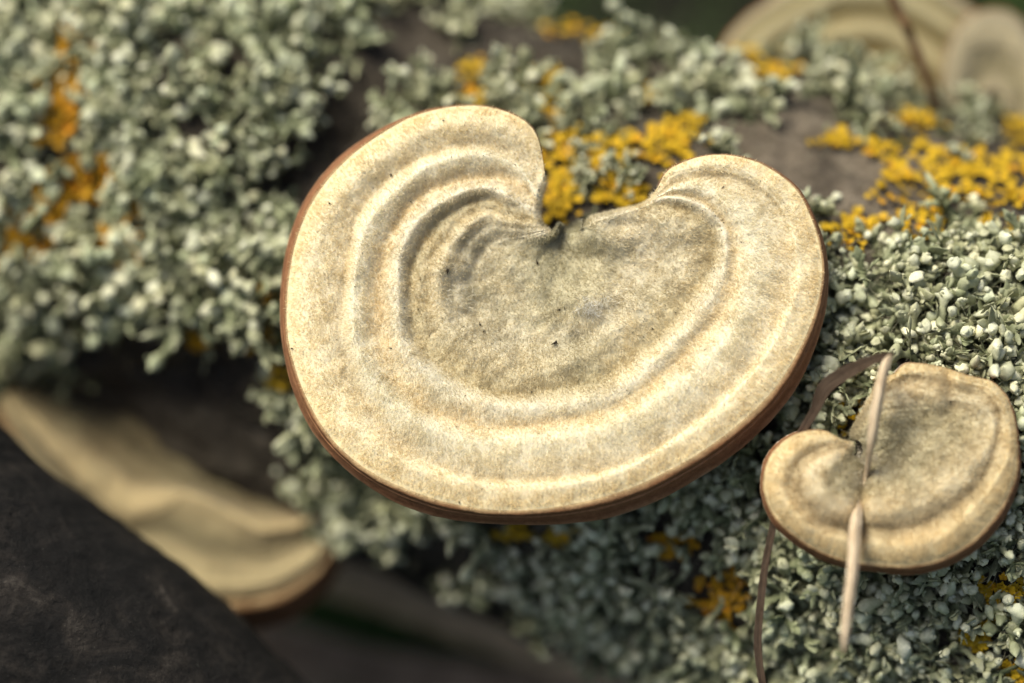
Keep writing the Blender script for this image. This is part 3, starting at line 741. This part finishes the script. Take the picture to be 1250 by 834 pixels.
MARKS = [(y_[0], y_[1], n_) for y_, n_ in zip(YP, NICK) if n_] + [(30, 430, 'the shaded hollow at far left'), (190, 380, 'the hollow over the left bracket'), (340, 560, 'the big bracket rim'), (430, 130, 'the dark furrow'),
 (300, 180, 'the lower end of the dark furrow'), (210, 60, 'the upper left bark gap'), (330, 20, 'the top edge left of the furrow'), (1150, 380, 'the small bracket lobe'), (1060, 410, 'the bend of the dry grass'), (1032, 800, 'the tip of the grass stem'),
 (930, 800, 'the foot of the brown blade'), (1110, 740, 'the lowest small bracket edge'), (640, 690, 'the dim lichen under the lowest rim'), (780, 740, 'the lower edge of the log'), (820, 80, 'the crest over the right lobe'), (1130, 100, 'the foot of the twig'), (20, 30, 'the upper left corner'), (1245, 640, 'the small bracket'), (900, 560, 'the thick brown rim')]
def region(x, y):
    if x < 345 and y > 440: return 'shaded lichen tufts on the left underside', 'dark blurred'
    if x < 345: return 'blurred lichen tufts left of the big bracket', 'blurred grey-green'
    if y > 600 and x < 730: return 'lichen tufts hanging below the big bracket', 'dim grey-green'
    if y > 560: return 'lichen tufts below and around the small bracket', 'olive-grey'
    if x < 640: return 'lichen tufts above the top lobe', 'grey-green'
    if x < 860 and y > 140: return 'white lichen tufts in the notch', 'whitish'
    if x < 900: return 'lichen tufts on the upper slope behind the notch', 'whitish'
    if y < 240: return 'lichen tufts along the crest', 'pale blurred'
    return 'sharp lichen tufts right of the big bracket', 'pale grey-green'
DIRS = ['right of', 'above right of', 'above', 'above left of', 'left of', 'below left of', 'below', 'below right of']
ORD = ['nearest', 'second nearest', 'third nearest', 'fourth nearest', 'fifth nearest', 'sixth nearest', 'seventh nearest', 'eighth nearest', 'ninth nearest', 'tenth nearest']
def label_tufts(roots, pts):
    by = {}
    for o, (x, y) in zip(roots, pts):
        dd, mx, my, nm = min((math.hypot(x - a, y - b), a, b, n) for a, b, n in MARKS)
        k = int(round(math.atan2(my - y, x - mx) / (math.pi / 4))) % 8
        by.setdefault((nm, k), []).append((dd, o, x, y))
    for (nm, k), l in by.items():
        l.sort(key=lambda t: t[0])
        for i, (dd, o, x, y) in enumerate(l):
            grp, tone = region(x, y)
            o['group'] = grp
            o['label'] = f"{tone} lichen tuft {DIRS[k]} {nm}" + ('' if len(l) == 1 else f", {ORD[min(i, 9)]}")

def basis(n, spin, tilt=0):
    n = np.array(n, float); n = n + rng.normal(0, tilt, 3); n /= np.linalg.norm(n)
    a = np.cross(n, [0.3, .9, .1]); a /= np.linalg.norm(a); b = np.cross(n, a)
    a2 = a * math.cos(spin) + b * math.sin(spin); b2 = np.cross(n, a2)
    return np.stack([a2, b2, n], 1)
def mat4(R3, t, s=1.0):
    M = np.eye(4); M[:3, :3] = R3 * s; M[:3, 3] = t; return Matrix(M.tolist())

def place_tufts():
    pts = []; roots = []; tries = 0
    notch = [(683,266),(696,262),(718,252),(737,238),(751,206),(704,214),(764,214),(745,258),(712,192),(735,168),(762,150),(692,150),(776,228),(722,222),(700,246),(1166,200),(1186,168)]
    while len(pts) < 290 and tries < 30000:
        tries += 1
        x, y = rng.uniform(-15, 1265), rng.uniform(-15, 849)
        forced = len(notch) > 0
        if forced: x, y = notch.pop()
        elif rng.random() < bare_at(x, y, 14): continue
        if inside(OUT1, x, y)[0] or inside(OUT2, x, y)[0]: continue
        hh = hit(x, y)
        if hh is None: continue
        sp = 26
        if not forced and any((x - a)**2 + (y - b)**2 < sp * sp for a, b in pts): continue
        pts.append((x, y))
        loc, nor = hh
        root = link('lichen_tuft', None, cat='lichen'); root.location = loc; roots.append(root)
        nor = np.array(nor)
        sc = 1.0 + (.32 if x < 345 else .16)
        sc *= rng.uniform(.9, 1.45)
        if forced: sc = rng.uniform(.5, .7)
        n = int(rng.integers(6, 9))
        B0 = basis(nor, 0)
        for k in range(n):
            a = rng.uniform(0, 6.28); r = .22 * math.sqrt((k + .3) / n) * sc
            off = B0[:, 0] * math.cos(a) * r + B0[:, 1] * math.sin(a) * r
            dirn = nor + off * 1.6 + RV @ np.array([0, .25, 0])
            B = basis(dirn, rng.uniform(0, 6.28), .25)
            o = bpy.data.objects.new('lobe', LOBES[int(rng.integers(len(LOBES)))]); COL.objects.link(o); o.parent = root
            o.matrix_local = mat4(B, off - nor * .02 + nor * (.09 if k < 2 else 0) + nor * (.08 if forced else 0), sc * rng.uniform(.75, 1.2))
    label_tufts(roots, pts)
    return pts
TUFTS = place_tufts()

# the low carpet of fine lobes and crumbs between the tufts
def carpet():
    base = []
    for k in range(14):
        v, f, t = lobe_mesh(900 + k, sides=5, segs=6, small=(k % 3 == 0)); base.append((v, f, t * .66))
    vv, ff, tt, off = [], [], [], 0
    n = 0; want = 6200
    while n < want:
        s = rng.uniform(-300, 1700, 4000); ph = rng.uniform(-1.25, 1.75, 4000)
        P, dd = log_point(s, ph); Wd = world(P); px, py = to_px(Wd)
        b = bareness(px, py)
        keep = rng.random(4000) > np.clip(b * 1.08, 0, 1)
        cl = fbm(np.stack([s * .02, ph * 8, 0 * s], -1), 1, 3, 77); keep &= cl > -.28 + .25 * rng.random(4000)
        inn = inside(shrink(outline, .8), px, py) & (np.cos(ph) > 0); keep &= ~inn | (rng.random(4000) < .2)
        hub = ((px - 700)**2 / 90**2 + (py - 345)**2 / 58**2) < 1; keep &= ~hub
        for i in np.nonzero(keep)[0]:
            if n >= want: break
            v, f, t = base[int(rng.integers(14))]
            d = RV @ dd[i]; B = basis(d, rng.uniform(0, 6.28), .35)
            sc = rng.uniform(.4, .9)
            vv.append((v * sc) @ B.T + Wd[i] - d * .03); ff.append(f + off); tt.append(t * rng.uniform(.75, 1.1)); off += len(v); n += 1
    link('lichen_carpet', mesh('lichen_carpet', np.concatenate(vv), np.concatenate(ff), LICHEN, attrs={'tip': np.clip(np.concatenate(tt), 0, 1)}),
         label='low crust of fine grey-green lichen covering the bark between the tufts', cat='lichen', kind='stuff')
carpet()
def threads():
    n = 4200; vv, ff = [], []; k = 0; U = np.linspace(0, 1, 6)
    while k < n:
        x, y = rng.uniform(0, 1250), rng.uniform(0, 834)
        if inside(OUT1, x, y)[0] or rng.random() < bare_at(x, y) * .9: continue
        if x < 500 and rng.random() < .6: continue
        hh = hit(x, y)
        if hh is None: continue
        loc, nor = np.array(hh[0]), np.array(hh[1])
        d = nor + rng.normal(0, .8, 3); d /= np.linalg.norm(d); c = np.cross(d, rng.normal(0, 1, 3)); c /= np.linalg.norm(c)
        L = rng.uniform(.12, .38); cv = rng.uniform(-1.2, 1.2)
        P = loc + nor * rng.uniform(.02, .22) + np.outer(np.sin(U * 1.4) * L, d) + np.outer((1 - np.cos(U * 2.2 * cv)) * L * .6, c)
        s = np.cross(d, nor + .01) ; s /= np.linalg.norm(s) + 1e-9; s = s * .0028
        w = (1 - U * .6)[:, None]
        vv.append(np.stack([P - s * w, P + s * w], 1).reshape(-1, 3)); ff.append(grid_faces(6, 2) + k * 12); k += 1
    link('lichen_threads', mesh('lichen_threads', np.concatenate(vv), np.concatenate(ff), plain('pale_thread', (.34, .32, .22), .6, .4)),
         label='fine pale curled threads tangled between the lichen tufts', cat='lichen threads', kind='stuff')
threads()

# yellow rosettes
def leaf_mesh(seed):
    g = np.random.default_rng(seed); nr, na = 7, 26
    th = np.linspace(-2.5, 2.5, na); k = int(g.integers(3, 5)); ph = g.uniform(0, 6.28)
    out = .5 + .5 * np.cos(th / 2.5 * math.pi * .5) ; out *= 1 + .30 * (np.abs(np.sin(th * k * .8 + ph)) - .5) + .10 * np.sin(th * 9 + ph)
    r = np.linspace(.06, 1, nr)
    X = r[:, None] * out[None] * np.cos(th * .55)[None] * .16; Y = r[:, None] * out[None] * np.sin(th * .55)[None] * .145
    cup = .03 * r[:, None]**3 + .018 * np.sin(th * 2 + ph)[None] * r[:, None]**2 + .012 * r[:, None]
    T = np.stack([X - .02, Y, cup + .012], -1); T += noise(T, 22, seed)[..., None] * .006
    Bt = T.copy(); Bt[..., 2] -= .014; Bt[-1] = T[-1] * [.97, .97, 1] - [0, 0, .012]
    v = np.concatenate([T.reshape(-1, 3), Bt.reshape(-1, 3)])
    f = grid_faces(nr, na); f2 = f[:, ::-1] + nr * na
    e = (nr - 1) * na + np.arange(na - 1); edge = np.stack([e, e + 1, e + 1 + nr * na, e + nr * na], -1)
    tip = np.concatenate([np.repeat(.35 + .55 * r, na), np.repeat(.1 + 0 * r, na)])
    return mesh('lobe', v, np.concatenate([f, f2, edge]), YELLOW, attrs={'tip': tip})
LEAVES = [leaf_mesh(300 + k) for k in range(12)]
ORANGE = YELLOW.copy(); ORANGE.name = 'orange_lichen'
for nd_ in ORANGE.node_tree.nodes:
    if nd_.type == 'VALTORGB' and len(nd_.color_ramp.elements) == 3 and nd_.color_ramp.elements[2].color[1] < .5:
        for e_, c_ in zip(nd_.color_ramp.elements, ((.20, .10, .008), (.42, .215, .009), (.60, .33, .014))): e_.color = (*c_, 1)
OLEAVES = []
for me_ in LEAVES[:8]:
    m2_ = me_.copy(); m2_.materials[0] = ORANGE; OLEAVES.append(m2_)
def yellow():
    for (x, y, rx, ry, n, lab) in YP:
        hh = hit(x, y)
        if hh is None: continue
        root = link('yellow_lichen_patch', None, label=lab, cat='yellow lichen', group='yellow lichen patches on the log'); root.location = hh[0]
        rl = np.array(hh[0]); n = int(n * (2.6 if x < 340 else 3.0))
        for k in range(n):
            a = k * 2.4 + rng.normal(0, .3); r = math.sqrt((k + .5) / n)
            wob = 1.05 + .22 * math.sin(a * 3 + x) + .2 * math.sin(a * 7 + y) + rng.normal(0, .1)
            qx, qy = x + rx * r * wob * math.cos(a), y + ry * r * wob * math.sin(a)
            h2 = hit(qx, qy)
            if h2 is None: continue
            loc, nor = np.array(h2[0]), np.array(h2[1])
            if np.linalg.norm(loc - rl) > 1.6: continue
            od = loc - rl; od = od - nor * od.dot(nor); od = od + rng.normal(0, .06, 3); od -= nor * od.dot(nor); od /= np.linalg.norm(od) + 1e-9
            nn = nor - od * rng.uniform(.0, .16) + rng.normal(0, .08, 3); nn /= np.linalg.norm(nn)
            od = od - nn * od.dot(nn); od /= np.linalg.norm(od); B = np.stack([od, np.cross(nn, od), nn], 1)
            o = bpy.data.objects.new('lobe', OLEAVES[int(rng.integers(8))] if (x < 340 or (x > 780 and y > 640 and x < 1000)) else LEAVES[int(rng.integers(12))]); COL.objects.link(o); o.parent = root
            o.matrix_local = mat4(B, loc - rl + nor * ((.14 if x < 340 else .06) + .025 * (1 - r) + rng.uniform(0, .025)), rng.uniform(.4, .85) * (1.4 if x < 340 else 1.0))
yellow()

# ------------------------------------------------------------------ dry grass, twig, branches
def swept(pts, rad, flat, sides=12, lump=.08, n=60, seed=1, side=None, freq=8):
    P = catmull(np.array([V(np.array(x), np.array(y), np.array(z)) for x, y, z in pts]), n)
    r = np.interp(np.linspace(0, 1, n), np.linspace(0, 1, len(rad)), rad)
    return tube(P, r, flat, sides, lump, seed, side=side)
def strawmat(name, c0, c1, sc):
    m, nt, b = new_mat(name, .55)
    v = N(nt, 'ShaderNodeAttribute', attribute_name='along').outputs['Vector']
    st_ = tex(nt, 1.0, 5, .7, .3, v)
    c = ramp(nt, st_, [(.34, c0), (.66, c1)])
    c = mixc(nt, c, ramp(nt, tex(nt, 5, 5, .7, .5, objcoord(nt)), [(.32, (.72, .66, .6)), (.55, (1.1, 1.1, 1.1))]), .8, 'MULTIPLY')
    nt.links.new(c, b.inputs['Base Color']); bump(nt, b, st_, .9, .03); return m
STRAW = strawmat('pale_straw', (.52, .37, .22), (.90, .76, .56), 7); BLADE = strawmat('brown_blade', (.04, .027, .018), (.16, .105, .068), 14)
g = link('dry_grass', None, label='folded dry grass with pale stem piercing the small bracket and brown blade behind', cat='dry grass'); g.location = Vector(world(V(1085, 437, .95)))
gl = np.array(g.location)
def addp(name, vf, mat, parent, base, sm=True):
    at = None
    if name in ('stem', 'leaf_blade') and mat in (STRAW, BLADE):
        w_ = 20 if name == 'stem' else 22; n_ = len(vf[0]) // w_
        a_ = np.arange(w_) / w_; a_ = np.abs(a_ * 2 - 1)
        at = {'along': np.stack([np.tile(a_ * 26, n_), np.repeat(np.arange(n_) * .11, w_), np.zeros(len(vf[0]))], 1)}
    return link(name, mesh(name, world(vf[0]) - base, vf[1], mat, sm, attrs=at), parent)
def ribbed_tube(pts, rad, sides=20, n=70, flat=.6, side=(1, 0, 0)):
    v, f = swept(pts, rad, flat, sides, .05, n, 3, side)
    return v, f
st_pts = [(1086,436,1.0), (1078,455,1.12), (1071,490,1.15), (1066,520,1.12), (1062,548,1.0), (1057,580,.62), (1050,610,.62), (1046,632,.98), (1043,655,1.25), (1041,690,1.5), (1036,730,1.65), (1032,768,1.75), (1030,796,1.8)]
v, f = ribbed_tube(st_pts, [.05, .095, .10, .10, .095, .05, .05, .07, .10, .115, .11, .10, .095, .08, .02])
# grooves along the stem
vr = v.reshape(-1, 20, 3); c = vr.mean(1, keepdims=True); vr = c + (vr - c) * (1 + .16 * np.cos(np.arange(20) * 2 * math.pi / 20 * 5))[None, :, None]; v = vr.reshape(-1, 3)
addp('stem', (v, f), STRAW, g, gl)
def ribbon(pts, widths, thick=.012, n=60, fold=.25, nd=(0, 0, 1), roll=None):
    P = catmull(np.array([V(np.array(x), np.array(y), np.array(z)) for x, y, z in pts]), n)
    w = np.interp(np.linspace(0, 1, n), np.linspace(0, 1, len(widths)), widths)
    t = np.gradient(P, axis=0); t /= np.linalg.norm(t, axis=1, keepdims=True)
    s = np.cross(t, nd); s /= np.linalg.norm(s, axis=1, keepdims=True); up = np.cross(s, t)
    k = np.linspace(-1, 1, 11)
    prof = np.abs(k) * fold + .06 * np.cos(k * 14)
    T = P[:, None] + s[:, None] * (k[None, :, None] * w[:, None, None]) + up[:, None] * (prof[None, :, None] * w[:, None, None])
    Bt = T - up[:, None] * thick
    ring = np.concatenate([T, Bt[:, ::-1]], 1)
    return ring.reshape(-1, 3), grid_faces(n, 22, True)
bl = [(1090,432,1.0), (1070,438,.95), (1038,452,.85), (1008,472,.75), (994,502,.65), (976,532,.58), (962,565,.5), (950,610,.5), (942,650,.52), (934,690,.5), (928,740,.48), (925,790,.45), (932,840,.4), (940,870,.3)]
addp('leaf_blade', ribbon(bl, [.03, .055, .085, .095, .06, .05, .04, .035, .045, .045, .05, .05, .045, .04]), BLADE, g, gl)

t = link('twig', None, label='thin brown twig standing in front of the blurred cream bracket at the log crest', cat='twig'); tl = world(V(1140, 125, -3.2)); t.location = Vector(tl)
addp('stem', swept([(1062,-60,-3.2), (1088,-5,-3.2), (1108,38,-3.2), (1124,75,-3.2), (1136,112,-3.3), (1142,140,-3.5)], [.075, .08, .075, .07, .065, .04], .9, 10, .15, 50, 5), plain('brown_twig', (.12, .065, .03)), t, tl)
addp('knot', swept([(1100,18,-3.12), (1106,30,-3.08), (1112,44,-3.12)], [.02, .08, .02], .9, 10, .15, 14, 6), plain('brown_knot', (.16, .09, .04)), t, tl)

def branch(name, label, cat, p0, p1, R, mat, seed, flare=.1, ns=260, nc=200, amp=.12, disp=None):
    a = V(np.array(p0[0]), np.array(p0[1]), np.array(p0[2])); b = V(np.array(p1[0]), np.array(p1[1]), np.array(p1[2]))
    ax = (b - a) / np.linalg.norm(b - a); e = np.cross(ax, [0, 0, 1.]); e /= np.linalg.norm(e); h = np.cross(ax, e)
    S, T = np.meshgrid(np.linspace(0, 1, ns), np.linspace(0, 2 * math.pi, nc, endpoint=False), indexing='ij')
    L = np.linalg.norm(b - a)
    d = np.cos(T)[..., None] * e + np.sin(T)[..., None] * h
    C = a + (b - a) * S[..., None] + (fbm(np.stack([S * 3, 0 * S, 0 * S], -1), 1, 2, seed) * .2 * R)[..., None] * e
    q = np.concatenate([d * R * 1.0, (S * L * .35)[..., None]], -1)[..., [0, 1, 3]] + d[..., 2:3] * .3
    r = R * (1 + fbm(q, .6, 4, seed) * amp) - np.abs(fbm(q, 1.8, 4, seed + 5)) * amp * R * .5 + fbm(q, 5, 4, seed + 9, .65) * .075
    endc = np.sqrt(np.clip(1 - np.abs(2 * S - 1)**40, 0, 1)); r = r * np.maximum(endc, .001)
    P = C + d * r[..., None]
    root = link(name, None, label=label, cat=cat); bw = world(a); root.location = Vector(bw)
    link('bark', mesh(name, world(P).reshape(-1, 3) - bw, grid_faces(ns, nc, True), mat), root)
    return root
# dark foreground wood: its upper edge runs from (0,530) to (345,834)
ex, ey = -278, 240; fx, fy = 742, 1125
pd = np.array([-.645, .764]) * 2.4 * PPC
dk = branch('dark_branch', 'thick dark wet branch crossing the lower left corner in front', 'branch', (ex + pd[0] * 1.0, ey + pd[1] * 1.0, -1.9), (fx + pd[0] * 1.0, fy + pd[1] * 1.0, -1.9), 2.45, DARK, 17, amp=.085, ns=520, nc=420)
branch('pale_branch', 'blurred pale dead branch lying below the log at the bottom', 'branch', (150, 610, -8.6), (1000, 880, -8.6), .62, plain('dead_wood', (.70, .50, .34), .85, .5, 2), 27, amp=.12, ns=120, nc=60)
branch('pale_branch', 'very blurred grey branch at the bottom edge, lowest in the picture', 'branch', (250, 800, -9.5), (900, 930, -9.5), .8, plain('grey_wood', (.42, .31, .22), .85, .5, 2), 37, amp=.12, ns=120, nc=60)
